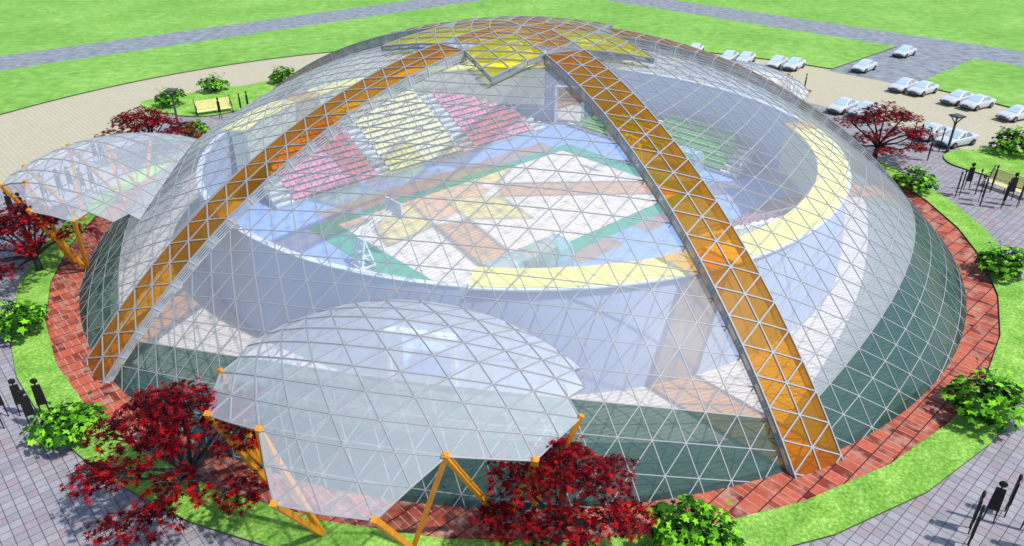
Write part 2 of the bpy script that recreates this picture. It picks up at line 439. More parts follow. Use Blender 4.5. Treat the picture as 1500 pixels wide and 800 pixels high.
for sec in range(5):
    clear, tint, bars = MB(), MB(), MB()
    edges = set()
    def tri(a, b, c):
        if all(1 <= x <= 4 and 1 <= y <= 4 for x, y in (a, b, c)): return
        P = [lat(sec, *p) for p in (a, b, c)]
        if max(p.z for p in P) < ZG: return
        Q = clipz(P, ZG)
        if len(Q) >= 3: (tint if min(x+y for x, y in (a, b, c)) >= KT else clear).poly(Q)
        for e in ((a, b), (b, c), (c, a)): edges.add(tuple(sorted(e)))
    for k in range(2, 28):
        for i in range(1, k):
            j = k-i
            tri((i, j), (i+1, j), (i, j+1))
            tri((i+1, j), (i+1, j+1), (i, j+1))
    for a, b in edges:
        seg(bars, lat(sec, *a), lat(sec, *b), .046, .018, .03)
    clear.build('clear_glazing', M['clear'], dome); t = tint.build('tinted_glazing', M['tint'], dome)
    t['label'] = 'dark green tinted glass of the lowest rows'
    bars.build('glazing_bars', M['bar'], dome, fix=False)
    # ---- raised yellow skylight: a rhombus of three by three
    azA, azB = AZ0-R(72)+R(72)*sec, AZ0+R(72)*sec; am = (azA+azB)/2
    pA = [strip(azA, m+.186, -1) for m in range(1, 5)]; pB = [strip(azB, m+.186, 1) for m in range(1, 5)]
    c0_ = (pA[0]+pB[0])/2; tip = dirv(am, R(13.3))*RR+CEN
    def sk(i, j):
        u, v = i/3, j/3
        p = c0_*(1-u)*(1-v)+pA[3]*u*(1-v)+pB[3]*v*(1-u)+tip*u*v
        return (p-CEN).normalized()*RR+CEN
    low = lambda p: p+(shell((p-CEN).normalized())-p)*.42
    g, wl, b2 = MB(), MB(), MB(); se = set()
    for i in range(3):
        for j in range(3):
            for T in (((i,j),(i+1,j),(i,j+1)), ((i+1,j),(i+1,j+1),(i,j+1))):
                g.poly([sk(*p) for p in T])
                for e in ((T[0],T[1]),(T[1],T[2]),(T[2],T[0])): se.add(tuple(sorted(e)))
    for a, b in se: b2.beam(sk(*a), sk(*b), sk(*a)-CEN, .07, .04, .06)
    rim = [(i,0) for i in range(3)]+[(3,j) for j in range(3)]+[(i,3) for i in range(3,0,-1)]+[(0,j) for j in range(3,0,-1)]
    for a, b in zip(rim, rim[1:]+rim[:1]):
        pa, pb = sk(*a), sk(*b); qa, qb = low(pa), low(pb)
        wl.poly([qa, qb, pb, pa]); b2.beam(qa, qb, qa-CEN, .07, .04, .06); b2.beam(qa, pa, (qa-qb), .06, .03, .03)
    o = g.build('skylight', M['yellow'], dome, fix=False)
    wl.build('skylight_wall', M['ribwall'], o); b2.build('skylight_bars', M['bar'], o, fix=False)

# ---- ribs: raised strips of orange glass, two rows of triangles wide
for s in range(5):
    az = AZ0+R(72)*s
    top, gap, bars, star = MB(), MB(), MB(), MB()
    for m in range(1, 25):
        A, B, C, D, E, F = strip(az,m+.186,1), strip(az,m+.675,0), strip(az,m+.186,-1), strip(az,m+1.186,1), strip(az,m+1.675,0), strip(az,m+1.186,-1)
        if m >= 4: T = [(top,(A,B,D)),(top,(B,E,D)),(top,(B,C,F)),(top,(B,F,E)),(top if m > 4 else top,(A,C,B))] if m == 4 else [(top,(A,B,D)),(top,(B,E,D)),(top,(B,C,F)),(top,(B,F,E))]
        elif m == 3: T = [(star,(A,C,B)) if False else (gap,(A,B,D)),(gap,(B,C,F)),(gap,(B,F,D))]
        else: T = [(star,(A,B,D)),(star,(B,C,F)),(star,(B,E,D)),(star,(B,F,E))]
        for t_, P in T: face(t_, P)
        E_ = [(A,B),(B,C),(B,D),(B,F),(A,D),(C,F)]
        if m != 3: E_.append((B,E))
        if m in (4,): E_.append((A,C))
        for p, q in E_: seg(bars, p, q, .07, .04, .06)
    o = top.build('rib', M['orange'], dome, fix=False)
    gap.build('rib_clear_panel', M['clear'], o, fix=False)
    for off in (1, -1):
        wl, sl = MB(), MB()
        for m in range(4, 25):
            p, q, p0, q0 = strip(az,m+.186,off), strip(az,m+1.186,off), strip(az,m+.186,off,True), strip(az,m+1.186,off,True)
            face(wl, [p0, q0, q, p])
            for f in (.2, .45, .7):
                seg(sl, p0+(p-p0)*f, q0+(q-q0)*f, .035, .014, .014)
            seg(sl, p0, q0, .07, .02, .03)
            if p.z > ZG:
                for t0, t1 in ((0, .24), (.76, 1)):
                    a0, a1 = p0+(q0-p0)*t0, p0+(q0-p0)*t1; b0, b1 = p+(q-p)*t0, p+(q-p)*t1
                    for f in (.08, .32, .57, .83):
                        seg(sl, a0+(b0-a0)*f, a1+(b1-a1)*f, .03, .014, .014)
                sl.beam(p0, p, (p-q), .08, .04, .04)
        wl.build('rib_side_wall', M['ribwall'], o, fix=False); sl.build('rib_louvre', M['grey_bar'], o, fix=False)
    bars.build('rib_bars', M['bar'], o, fix=False)
    star.build('roof_star_arm', M['star'], dome, fix=False)
# central pentagon of the star
mb, b2 = MB(), MB()
cen = V((0,0,ZC+RR)); ring = []
for s in range(5):
    az = AZ0+R(72)*s
    a_, b_, c_ = strip(az,1.186,1), strip(az,1.675,0), strip(az,1.186,-1)
    ring += [a_, b_, c_]
for a, b in zip(ring, ring[1:]+ring[:1]):
    if (a-b).length < .01: continue
    mb.poly([a, b, cen]); b2.beam(a, cen, V((0,0,1)), .07, .04, .06)
st = mb.build('roof_star', M['star'], dome, fix=False); b2.build('roof_star_bars', M['bar'], st, fix=False)

# ------------------------------------------------------------------ entrance canopies
def canopy(az, label):
    root = thing('entrance_canopy', label, 'canopy', group='glass canopies over the dome entrances')
    E, W = V((cos(az), sin(az), 0)), V((-sin(az), cos(az), 0))
    cu, cz, cr = 1.2, -.32, .60
    def cp(r, s):
        x = .0825*s*(1-.03*abs(s)); y = .324-.0507*r-.86*x*x
        rho = hypot(x, y); th = rho/cr
        if rho < 1e-6: return V((0,0,0))+E*cu*SC+V((0,0,(cz+cr)*SC))
        return (E*(cu+cr*sin(th)*y/rho)+W*(cr*sin(th)*x/rho)+V((0,0,cz+cr*cos(th))))*SC
    lim = {0:1, 1:1.5, 2:4, 3:4.5, 4:5}
    for r in range(5, 13): lim[r] = 5 if r % 2 == 0 else 4.5
    g, b = MB(), MB(); ed = {}
    cc = (E*cu+V((0,0,cz)))*SC
    def inside(p): return (p-CD).length < RD+.03
    def cl(poly):
        out = []
        for p, q in zip(poly, poly[1:]+poly[:1]):
            ip, iq = not inside(p), not inside(q)
            if ip: out.append(p)
            if ip != iq:
                lo, hi = 0., 1.
                for _ in range(24):
                    m = (lo+hi)/2
                    if (not inside(p+(q-p)*m)) == ip: lo = m
                    else: hi = m
                out.append(p+(q-p)*lo)
        return out
    def T(*ns):
        if any(abs(s) > lim.get(r, -1)+.01 for r, s in ns): return
        P = [cp(*q) for q in ns]
        Q = cl(P)
        if len(Q) < 3: return
        g.poly(Q)
        for x, y in ((0,1),(1,2),(2,0)):
            e = tuple(sorted((ns[x], ns[y]))); ed[e] = ed.get(e, 0)+1
    for r in range(0, 12):
        s0 = 0 if r % 2 == 0 else .5
        if r % 2 == 0: ss = [x for x in range(-6, 7)]
        else: ss = [x+.5 for x in range(-7, 7)]
        # row r uses integers when even, halves when odd
        for s in ss:
            T((r, s), (r+1, s-.5), (r+1, s+.5))
            T((r, s), (r, s+1), (r+1, s+.5))
    for (p, q), n in ed.items():
        P, Q = cp(*p), cp(*q)
        C2 = cl([P, Q, (P+Q)/2])
        if inside(P) and inside(Q): continue
        if inside(P) or inside(Q):
            lo, hi = 0., 1.
            if inside(P): P, Q = Q, P
            for _ in range(24):
                m = (lo+hi)/2
                if not inside(P+(Q-P)*m): lo = m
                else: hi = m
            Q = P+(Q-P)*lo
        if (Q-P).length < .08: continue
        b.beam(P, Q, (P+Q)/2-cc, .06 if n == 1 else .045, .025, .06)
    g.build('canopy_glazing', M['canopy'], root, fix=False)
    b.build('canopy_bars', M['bar'], root, fix=False)
    for s in (-1, 1):
        f1 = (E*1.385+W*s*.080)*SC; f3 = (E*1.300+W*s*.217)*SC; f4 = (E*1.25+W*s*.262)*SC; f5 = (E*1.235+W*s*.30)*SC
        tips = {1: cp(0, s*1), 2: cp(2, s*2), 3: cp(2, s*4), 4: cp(4, s*5)}
        for ft, tp in ((f1,1),(f1,2),(f3,2),(f3,3),(f4,3),(f4,4)):
            m = MB(); p, q = V((ft.x, ft.y, .03)), tips[tp]
            d = (q-p).normalized()
            m.beam(p, q+d*.16, W, .21, .105, .105); m.beam(p-V((0,0,.0)), p+V((0,0,.10)), W, .34, .17, .17)
            m.build('strut', M['orange_steel'], root, fix=False)
    return root
canopy(R(-101.3), 'frosted glass entrance canopy on orange struts nearest to the camera between two red maples')
canopy(R(-173.0), 'frosted glass entrance canopy on orange struts at the left side of the dome')
canopy(R(43.6), 'frosted glass entrance canopy half hidden behind the dome beside the parked cars')

# ------------------------------------------------------------------ the bowl: round wall, galleries, doors
bowl = thing('arena_wall', 'blue grey round arena wall standing inside the glass dome', 'wall')
zt = .25*SC
mb, cop = MB(), MB()
def wallseg(a0, a1, z0, z1, n=None):
    n = n or max(2, int(abs(a1-a0)/R(4)))
    f0, f1 = z0/zt, z1/zt
    ro0, ro1 = 23.35-.67*f0, 23.35-.67*f1
    mb.ring(ro0-.28, ro0, z0, z1, a0, a1, n, 0, ro1-.28, ro1)
D1, D2 = (R(72.6), R(80.4)), (R(-107.6), R(-98.6))
wallseg(D1[1], R(360)+D2[0], .05, zt); wallseg(D2[1], D1[0], .05, zt)
wallseg(*D1, .158*SC, zt); wallseg(*D2, .135*SC, zt)
mb.build('wall', M['wall_blue'], bowl)
for a, b in ((R(9), R(82)), (R(178), R(262))):
    c = MB(); c.ring(22.36, 22.73, zt+.003, zt+.06, a, b, 24); c.build('coping', M['coping'], bowl)
for a, b in ((R(-97), R(8)), (R(83), R(177))):
    g = MB(); g.ring(.868*SC, .947*SC, zt+.004, zt+.16, a, b, 36); go = g.build('gallery', M['cream'], bowl)
    w = MB(); w.ring(.872*SC, .884*SC, .10*SC, zt+.002, a+.002, b-.002, 36)
    w.ring(.886*SC, .922*SC, .09*SC, zt+.001, a+.003, a+.012, 2); w.ring(.886*SC, .922*SC, .09*SC, zt+.001, b-.012, b-.003, 2)
    w.build('gallery_wall', M['gallery_wall'], go)
    w = MB(); w.ring(.9475*SC, .954*SC, zt+.01, zt+.10, a, b, 48); w.build('coping', M['coping'], go)
for (a, b), h in ((D1, .158*SC), (D2, .135*SC)):
    f = MB()
    for q in (a, b):
        d = .010 if q == a else -.010
        f.ring(22.05, 23.5, .05, h, q, q+d, 1)
    f.ring(22.05, 23.5, h+.003, h+.22, a, b, 6)
    f.build('door_frame', M['coping'], bowl)

# ------------------------------------------------------------------ grandstands
def stand(label, frame, rows, d0, z0, depth, rise, blocks, stairs, rmax, seatback=.42):
    """frame(a, d, z) -> point; a along the rows, d away from the court"""
    root = thing('grandstand', label, 'grandstand', group='grandstands round the court')
    t = MB()
    def rng(a0, a1, d):
        lim = sqrt(max(0, rmax*rmax-d*d))-.15
        a0, a1 = max(a0, -lim), min(a1, lim)
        return (a0, a1) if a1-a0 > .5 else None
    def slab(mbx, a0, a1, d0_, d1_, z0_, z1_):
        P = [frame(a,d,z) for z in (z0_, z1_) for a, d in ((a0,d0_),(a1,d0_),(a1,d1_),(a0,d1_))]
        mbx.box8(P)
    amin, amax = min(b[0] for b in blocks+stairs), max(b[1] for b in blocks+stairs)
    for r in range(rows):
        d = d0+r*depth; z = z0+r*rise
        q = rng(amin, amax, d+depth)
        if q: slab(t, q[0], q[1], d, d+depth-.004, .07 if r == 0 else z-rise*1.2, z)
    t.build('tier', M['concrete'], root)
    for a0, a1 in [(s[0], s[1]) for s in stairs]:
        st = MB()
        for r in range(rows):
            d = d0+r*depth; z = z0+r*rise
            q = rng(a0, a1, d+depth)
            if not q: continue
            slab(st, q[0]+.03, q[1]-.03, d+.03, d+depth*.42, z+.002, z+rise*.5)
        st.build('stair', M['stair'], root)
    for a0, a1, mat in blocks:
        for r in range(rows):
            d = d0+r*depth; z = z0+r*rise
            q = rng(a0, a1, d+depth)
            if not q: continue
            m = MB(); n = max(2, int((q[1]-q[0])/.5)); w = (q[1]-q[0])/n
            for i in range(n):
                s0, s1 = q[0]+w*(i+.06), q[0]+w*(i+.94)
                slab(m, s0, s1, d+depth*.34, d+depth*.80, z+.16, z+.24)
                slab(m, s0, s1, d+depth*.80, d+depth*.92, z+.14, z+seatback)
            m.build('seat_row', M[mat], root)
    for s in stairs:
        if len(s) > 2:
            a = s[2]; m = MB()
            p = []
            for r in (0, rows//2, rows-1):
                d = d0+r*depth; z = z0+r*rise
                if hypot(a, d+.3) > rmax: continue
                q = frame(a, d+.2, z); m.beam(q, q+V((0,0,.95)), V((1,0,0)), .07, .035, .035); p.append(q+V((0,0,.95)))
            for x, y in zip(p, p[1:]): m.beam(x, y, V((0,0,1)), .12, .06, .06)
            if len(p) > 1: m.build('handrail', M['coping'], root)
    return root
fr_back = lambda a, d, z: UW(a, d, z)
fr_front = lambda a, d, z: UW(a, -d, z)
fr_right = lambda a, d, z: UW(d, a, z)
fr_left = lambda a, d, z: UW(-d, a, z)
k = SC
stand('tall grandstand with pink and cream seat blocks at the back left of the court', fr_back, 13, .53*k, .32, .0240*k, .335,
      [(-.525*k,-.195*k,'pink'), (-.138*k,.195*k,'cream_seat'), (.261*k,.575*k,'pink')],
      [(-.592*k,-.525*k,-.592*k), (-.195*k,-.138*k), (.195*k,.261*k), (.575*k,.640*k,.640*k)], .868*k)
stand('grandstand with shade-tinted pink and greyed cream seats under the long yellow gallery', fr_front, 13, .53*k, .32, .0240*k, .335,
      [(-.06*k,.21*k,'grey_or_shaded_seat'), (.28*k,.66*k,'shaded_pink_seat')],
      [(.21*k,.28*k,.21*k), (-.10*k,-.06*k)], .868*k)
stand('low grandstand with green seats at the far right end of the court', fr_right, 7, .745*k, .30, .0245*k, .34,
      [(-.26*k,.10*k,'green_seat'), (.17*k,.46*k,'green_seat')],
      [(-.335*k,-.26*k,-.335*k), (.10*k,.17*k), (.46*k,.52*k,.52*k)], .922*k)
stand('low grandstand with green seats at the left end of the court behind the wall', fr_left, 7, .745*k, .30, .0245*k, .34,
      [(-.30*k,.07*k,'green_seat'), (.13*k,.44*k,'green_seat')],
      [(.07*k,.13*k), (.44*k,.51*k,.51*k), (-.36*k,-.30*k,-.36*k)], .922*k)

# ------------------------------------------------------------------ hoops and shelters
def hoop(u, s, label):
    root = thing('basketball_hoop', label, 'basketball hoop', UW(u, .35, .09), AX+(0 if s < 0 else pi), 'basketball hoops')
    # local +x points into the court
    m = MB()
    for y in (-.55, .55):
        m.beam((-.9,y,.1), (.3,y,.1), (0,0,1), .14, .07, .07); m.beam((-.75,y,.1), (-.3,y*.6,2.0), (0,1,0), .16, .08, .08); m.beam((.25,y,.1), (-.25,y*.6,2.0), (0,1,0), .12, .06, .06)
        m.beam((-.5,y*.85,.9), (.0,y*.85,.9), (0,0,1), .08, .04, .04)
    m.beam((-.85,-.6,.16), (-.85,.6,.16), (0,0,1), .14, .07, .07); m.beam((.2,-.6,.16), (.2,.6,.16), (0,0,1), .12, .06, .06)
    m.beam((-.3,-.4,2.0), (-.3,.4,2.0), (0,0,1), .12, .06, .06)
    m.build('base', M['hoop_white'], root)
    m = MB()
    for y in (-.2, .2): m.tube([(-.35,y,1.9),(.1,y,2.6),(.9,y,3.0),(2.4,y*.7,3.25)], [.07,.07,.06,.05], 6)
    m.tube([(-.6,0,1.2),(.3,0,2.2),(1.6,0,2.95)], [.05,.05,.04], 6)
    m.build('arm', M['hoop_white'], root)
    m = MB(); m.box((2.45,0,3.45), (.05,1.8,1.05)); bb = m.build('backboard', M['hoop_board'], root)
    m = MB()
    for y in (-.92, .92): m.box((2.45,y,3.45), (.09,.06,1.16))
    for z in (2.9, 4.0): m.box((2.45,0,z), (.08,1.78,.06))
    m.build('board_frame', M['hoop_white'], bb)
    m = MB(); pts = [(2.78+.23*cos(2*pi*i/14), .23*sin(2*pi*i/14), 3.05) for i in range(15)]
    m.tube(pts, [.022]*15, 5, cap=False); m.box((2.51,0,3.05), (.1,.14,.08)); ri = m.build('rim', M['hoop_rim'], root)
    m = MB()
    for i in range(12):
        a = 2*pi*i/12
        for da in (.35, -.35): m.beam((2.78+.23*cos(a), .23*sin(a), 3.03), (2.78+.13*cos(a+da), .13*sin(a+da), 2.6), (0,0,1), .02, .01, .01)
    m.build('net', M['net'], ri)
hoop(-13.9, -1, 'white portable basketball hoop at the left end of the court')
hoop(14.1, 1, 'white portable basketball hoop at the far right end of the court')
def shelter(label, c, L, D, H, rz):
    root = thing('team_shelter', label, 'shelter', c, rz, 'curved team shelters beside the court')
    m = MB(); prof = [(0,0),(0,H*.55),(D*.12,H*.82),(D*.35,H*.97),(D*.65,H),(D,H*.94)]
    for (a, b), (c_, d) in zip(prof, prof[1:]): m.poly([(-L/2,a,b),(L/2,a,b),(L/2,c_,d),(-L/2,c_,d)])
    for s in (-1, 1): m.poly([(s*L/2, y, z) for y, z in prof]+[(s*L/2, D*.5, 0)])
    m.build('shell', M['cyan'], root, fix=False)
    m = MB()
    for i in range(5):
        x = -L/2+L*i/4
        for (a, b), (c_, d) in zip(prof, prof[1:]): m.beam((x,a,b), (x,c_,d), (1,0,0), .07, .035, .035)
    m.build('frame', M['coping'], root, fix=False)
    m = MB(); m.box((0,D*.4,.42), (L*.96,D*.35,.08)); m.box((0,D*.4,.2), (L*.9,.12,.36)); m.build('bench', M['grey_or_shaded_seat'], root)
shelter('long clear blue curved team shelter at the front edge of the court', UW(-7.6,-9.9,.07), 6.2, 2.0, 2.3, AX)
shelter('short clear blue team shelter beside the green end grandstand', UW(17.3,-3.2,.07), 3.4, 1.6, 2.1, AX+pi/2)

# ------------------------------------------------------------------ cars
def car0():
    root = thing('parked_car', 'x', 'car', group='silver white cars round the dome')
    # +x is the nose
    st = [(-2.12,.42,.78,.66),(-2.05,.30,.90,.80),(-1.5,.24,.94,.86),(-.6,.22,.92,.88),(.5,.22,.90,.88),(1.3,.24,.84,.86),(1.95,.30,.74,.80),(2.12,.38,.64,.68)]
    m = MB(); rings = []
    for x, zl, zh, hw in st:
        zm = (zl+zh)/2
        rings.append([(x,-hw*.93,zl),(x,hw*.93,zl),(x,hw,zm),(x,hw*.96,zh-.06),(x,hw*.82,zh),(x,-hw*.82,zh),(x,-hw*.96,zh-.06),(x,-hw,zm)])
    b = len(m.v)
    for r in rings: m.v += r
    for i in range(len(rings)-1):
        for j in range(8):
            q = (j+1) % 8; m.f.append((b+8*i+j, b+8*i+q, b+8*i+8+q, b+8*i+8+j)); m.m.append(0)
    m.f.append(tuple(b+j for j in range(8))); m.m.append(0); e = b+8*(len(rings)-1); m.f.append(tuple(e+j for j in range(8))); m.m.append(0)
    # greenhouse roof and pillars
    base = [(-1.5,.70,.90),(-1.42,-.70,.90)]
    lo = [(.85,.74,.86),(.85,-.74,.86),(-1.45,-.74,.90),(-1.45,.74,.90)]; hi = [(.05,.58,1.34),(.05,-.58,1.34),(-.85,-.58,1.35),(-.85,.58,1.35)]
    m.box8([lo[0],lo[3],lo[2],lo[1],hi[0],hi[3],hi[2],hi[1]])
    body = m.build('body', M['carpaint'], root)
    bm = bmesh.new(); bm.from_mesh(body.data); bmesh.ops.bevel(bm, geom=[e for e in bm.edges if e.calc_length() > .3], offset=.035, segments=1, affect='EDGES'); bm.to_mesh(body.data); bm.free()
    def pane(a, b, c, d, ins, off, name, mat):
        a, b, c, d = V(a), V(b), V(c), V(d); n_ = (b-a).cross(d-a).normalized(); ce = (a+b+c+d)/4
        if n_.dot(ce-V((-.3,0,.9))) < 0: n_ = -n_
        m = MB(); P = [ce+(p-ce)*ins+n_*off for p in (a,b,c,d)]
        m.poly(P); m.build(name, mat, root)
    pane(lo[0], lo[1], hi[1], hi[0], .90, .02, 'windscreen', M['carglass'])
    pane(lo[2], lo[3], hi[3], hi[2], .88, .02, 'rear_window', M['carglass'])
    for s in (0, 1):
        A, B, C, D = (lo[1], lo[2], hi[2], hi[1]) if s else (lo[3], lo[0], hi[0], hi[3])
        A, B, C, D = map(V, (A, B, C, D))
        for t0, t1 in ((.06,.50),(.54,.94)):
            pane(A+(B-A)*t0, A+(B-A)*t1, D+(C-D)*t1, D+(C-D)*t0, .82, .02, 'side_window', M['sideglass'])
    for x in (-1.3, 1.22):
        for s in (-1, 1):
            m = MB(); m.tube([(x,s*.66,.33),(x,s*.90,.33)], [.33,.33], 14); w = m.build('wheel', M['tyre'], root)
            m = MB(); m.tube([(x,s*.80,.33),(x,s*.915,.33)], [.19,.17], 10); m.build('wheel_rim', M['rim'], w)
    m = MB(); m.box((2.10,0,.42), (.12,1.5,.16)); m.build('bumper', M['grille'], root)
    m = MB(); m.box((2.075,0,.56), (.12,.70,.11)); m.build('grille', M['grille'], root)
    for s in (-1, 1):
        m = MB(); m.box((2.05,s*.52,.58), (.15,.26,.12)); m.build('headlight', M['lens'], root)
    return root
car_spots = [
 (29.24,48.96,0,'white car parked at the lawn edge, left one of the pair nearest the dome top'),
 (31.34,48.18,0,'white car parked at the lawn edge, right one of the pair nearest the dome top'),
 (34.87,45.91,0,'white car of the pair just left of the side road, left one'),
 (36.76,44.80,0,'white car left of the side road, right one beside the road corner'),
 (25.67,53.45,0,'white car parked at the lawn edge just peeking over the dome curve'),
 (46.27,34.23,0,'white car just right of the side road, left one of the corner pair'),
 (47.83,32.76,0,'white car of the pair just right of the side road, right one'),
 (49.84,28.85,0,'white car behind the street lamp at the lawn edge, left one of its pair'),
 (51.05,27.01,0,'white car behind the street lamp at the lawn edge, right one of its pair'),
 (52.85,22.83,0,'white car cut by the right edge of the photo'),
 (35.72,25.74,4,'white car parked against the rear glass canopy, left of the red maple'),
 (37.48,24.26,4,'white car partly covered by the top of the red maple crown'),
 (40.87,16.69,5,'white car behind the black figures, left of the lamp post'),
 (42.24,14.69,5,'white car directly behind the lamp post, right one of its pair'),
 (45.53,43.72,999,'white car driving in the side road, closer to the pavement'),
 (54.70,52.19,999,'white car driving in the side road, closer to the main road'),
 (-18.29,55.16,0,'car seen through dome left of the orange rib, leftmost of three'),
 (-15.70,55.60,0,'car seen through dome left of the orange rib, middle of three'),
 (-13.44,56.49,0,'car seen through dome left of the orange rib, rightmost of three'),
 (-9.35,57.38,0,'car seen through the clear gap of the left orange rib'),
 (-7.08,57.84,0,'car seen over the left corner of the front yellow skylight'),
 (-4.61,58.75,0,'car seen through the side wall of the front yellow skylight'),
 (1.63,58.29,0,'car seen through the right corner of the front yellow skylight'),
 (3.84,58.29,0,'car seen just above the top end of the right orange rib'),
 (6.52,57.84,0,'car seen through the clear gap of the right orange rib'),
 (10.68,57.38,0,'car seen through the right yellow skylight, left one of two'),
 (13.07,57.38,0,'car seen through the right yellow skylight, right one of two'),
 (18.19,58.29,0,'car seen past the tip of the right yellow skylight, left one of two'),
 (20.10,56.49,0,'car seen past the tip of the right yellow skylight, right one of two')]
c0 = car0()
for n, (x, y, da, lb) in enumerate(car_spots):
    az = atan2(y, x)
    rz = (AX+pi) if da == 999 else az+pi+R(da)
    # measured points are the middle of each car's near side on the ground
    x2, y2 = x-.5*sin(az)*.8, y+.9*.8
    if n == 0: c0.location = (x2, y2, .03); c0.rotation_euler = (0,0,rz); c0['label'] = lb
    else: dup(c0, (x2, y2, .03), rz, lb)

# ------------------------------------------------------------------ figures: thin black standing silhouettes
def person0():
    m = MB()
    H = 2.25
    # one continuous plate-like body: torso, neck, two thin legs
    def slab(z0, z1, w0, w1, d, x0=0, x1=0):
        m.box8([(x0-w0/2,-d/2,z0),(x0+w0/2,-d/2,z0),(x0+w0/2,d/2,z0),(x0-w0/2,d/2,z0),(x1-w1/2,-d/2,z1),(x1+w1/2,-d/2,z1),(x1+w1/2,d/2,z1),(x1-w1/2,d/2,z1)])
    slab(.72, 1.88, .44, .36, .09)
    slab(1.87, 2.02, .055, .055, .05)
    for s in (-1, 1): slab(0, .73, .035, .065, .05, s*.20, s*.17)
    # head: an upright flattened ball
    n, k, b = 12, 7, len(m.v)
    for i in range(k+1):
        t = pi*i/k
        for j in range(n):
            a = 2*pi*j/n; m.v.append((.165*sin(t)*cos(a), .075*sin(t)*sin(a), 2.13+.165*cos(t)))
    for i in range(k):
        for j in range(n):
            q = (j+1) % n; m.f.append((b+i*n+j, b+i*n+q, b+(i+1)*n+q, b+(i+1)*n+j)); m.m.append(0)
    return m.build('person', M['black'])
PEOPLE = [
 # x, y, facing angle, label, group
 (19.04,-31.56,10,'black figure with round head nearest to the grass kerb at bottom right','r'),
 (19.98,-31.16,82,'thin edge-on black figure near the right edge at bottom right','r'),
 (20.35,-32.05,14,'black figure cut by the right edge at bottom right, turned to the camera','r'),
 (18.00,-32.05,80,'edge-on black figure directly behind the lower end of the right group','r'),
 (17.47,-32.90,78,'edge-on black figure lowest in the bottom right corner group','r'),
 (20.0,-33.1,70,'black figure cut by the bottom right corner of the photo','r'),
 (-24.78,-24.73,-12,'taller black figure standing left of the pair on the left grass edge','l'),
 (-23.64,-24.83,-20,'black figure with its feet on the grass kerb above the left shrub','l'),
 (-23.82,-25.59,-8,'black figure with its head hidden by the taller one in front of the left kerb','l'),
 (-25.70,-24.93,-16,'black figure cut by the left edge, upper of two','l'),
 (-25.36,-25.84,-16,'black figure cut by the left edge, lower of two','l'),
 (35.48,2.60,78,'edge-on black figure farthest left in the group before the yellow bench','b'),
 (35.97,2.88,72,'edge-on black figure second from left in the group before the yellow bench','b'),
 (37.22,4.18,25,'black figure facing the camera at the left arm of the right yellow bench','b'),
 (37.41,3.16,70,'edge-on black figure against the left arm of the right yellow bench','b'),
 (36.92,1.76,74,'edge-on black figure on the open paving in front of the right bench, farther one','b'),
 (36.51,.81,80,'edge-on black figure on the open paving in front of the right bench, nearer one','b'),
 (38.89,3.60,66,'edge-on black figure overlapping the middle of the right bench backrest','b'),
 (37.88,.28,78,'edge-on black figure lowest of the group before the right bench','b'),
 (38.56,1.08,74,'edge-on black figure by the right end of the yellow bench seat','b'),
 (39.42,1.90,28,'black figure facing the camera at the right end of the yellow bench','b'),
 (39.41,.67,62,'black figure at the right photo edge beside the yellow bench arm','b'),
 (37.71,15.09,70,'black figure farthest left in the group by the right lamp post','p'),
 (38.27,14.89,60,'black figure in front of the car bonnet left of the lamp post','p'),
 (38.59,13.92,74,'edge-on black figure in the middle of the group by the lamp post','p'),
 (37.29,10.98,82,'edge-on black figure nearest to the shrub below the lamp post','p'),
 (39.63,13.54,70,'edge-on black figure directly left of the right lamp post','p'),
 (-38.69,-1.77,-24,'black figure outside the left canopy tip, left one of two','c'),
 (-37.85,-1.77,-24,'black figure outside the left canopy tip, right one of two','c'),
 (-38.16,1.76,-24,'figure seen through the left canopy near its outer strut','c'),
 (-37.49,2.88,-20,'figure seen through the left canopy, left one of the middle pair','c'),
 (-37.0,3.6,-24,'figure seen through the left canopy, right one of the middle pair','c'),
 (-35.78,3.16,-20,'figure seen through the left canopy right of its tall strut, left one','c'),
 (-35.28,3.74,-26,'figure seen through the left canopy right of its tall strut, right one','c'),
 (-38.32,10.45,-20,'figure seen through the left canopy top edge, left one','c'),
 (-37.62,10.28,-24,'figure seen through the left canopy top edge, right one','c'),
 (-31.6,23.6,-60,'black figure standing in front of the left yellow bench','q'),
 (-29.27,25.74,-70,'taller black figure on the grass right of the left yellow bench','q'),
 (-30.0,25.5,-75,'black figure half hidden by the dome right of the left yellow bench','q'),
 (31.0,33.64,60,'figure seen through the rear canopy, farthest left','k'),
 (31.52,31.05,60,'figure seen through the rear canopy, second from left','k'),
 (31.73,30.49,66,'figure seen through the rear canopy, third from left','k'),
 (31.59,32.47,70,'figure seen through the rear canopy behind the left pair','k'),
 (33.74,33.64,66,'figure seen through the rear canopy close to its strut','k')]
GN = dict(r='figures on the paving at bottom right', l='figures on the paving at left', b='figures before the right bench', p='figures by the right lamp post', c='figures under the left canopy', q='figures round the left bench', k='figures under the rear canopy')
p0 = person0()
for n, (x, y, a, lb, g) in enumerate(PEOPLE):
    o = p0 if n == 0 else p0.copy()
    if n: COL.objects.link(o)
    va = degrees(atan2(y+53.6, x+.7))
    a = va+(a-74)*1.2 if a >= 60 else va+90+a
    o.location = (x, y, .15 if (x, y) == (-29.27, 25.74) else .025); o.rotation_euler = (0, 0, R(a)); tag(o, lb, 'person', GN[g])
    s = .96+.09*random.random(); o.scale = (s, s, s)

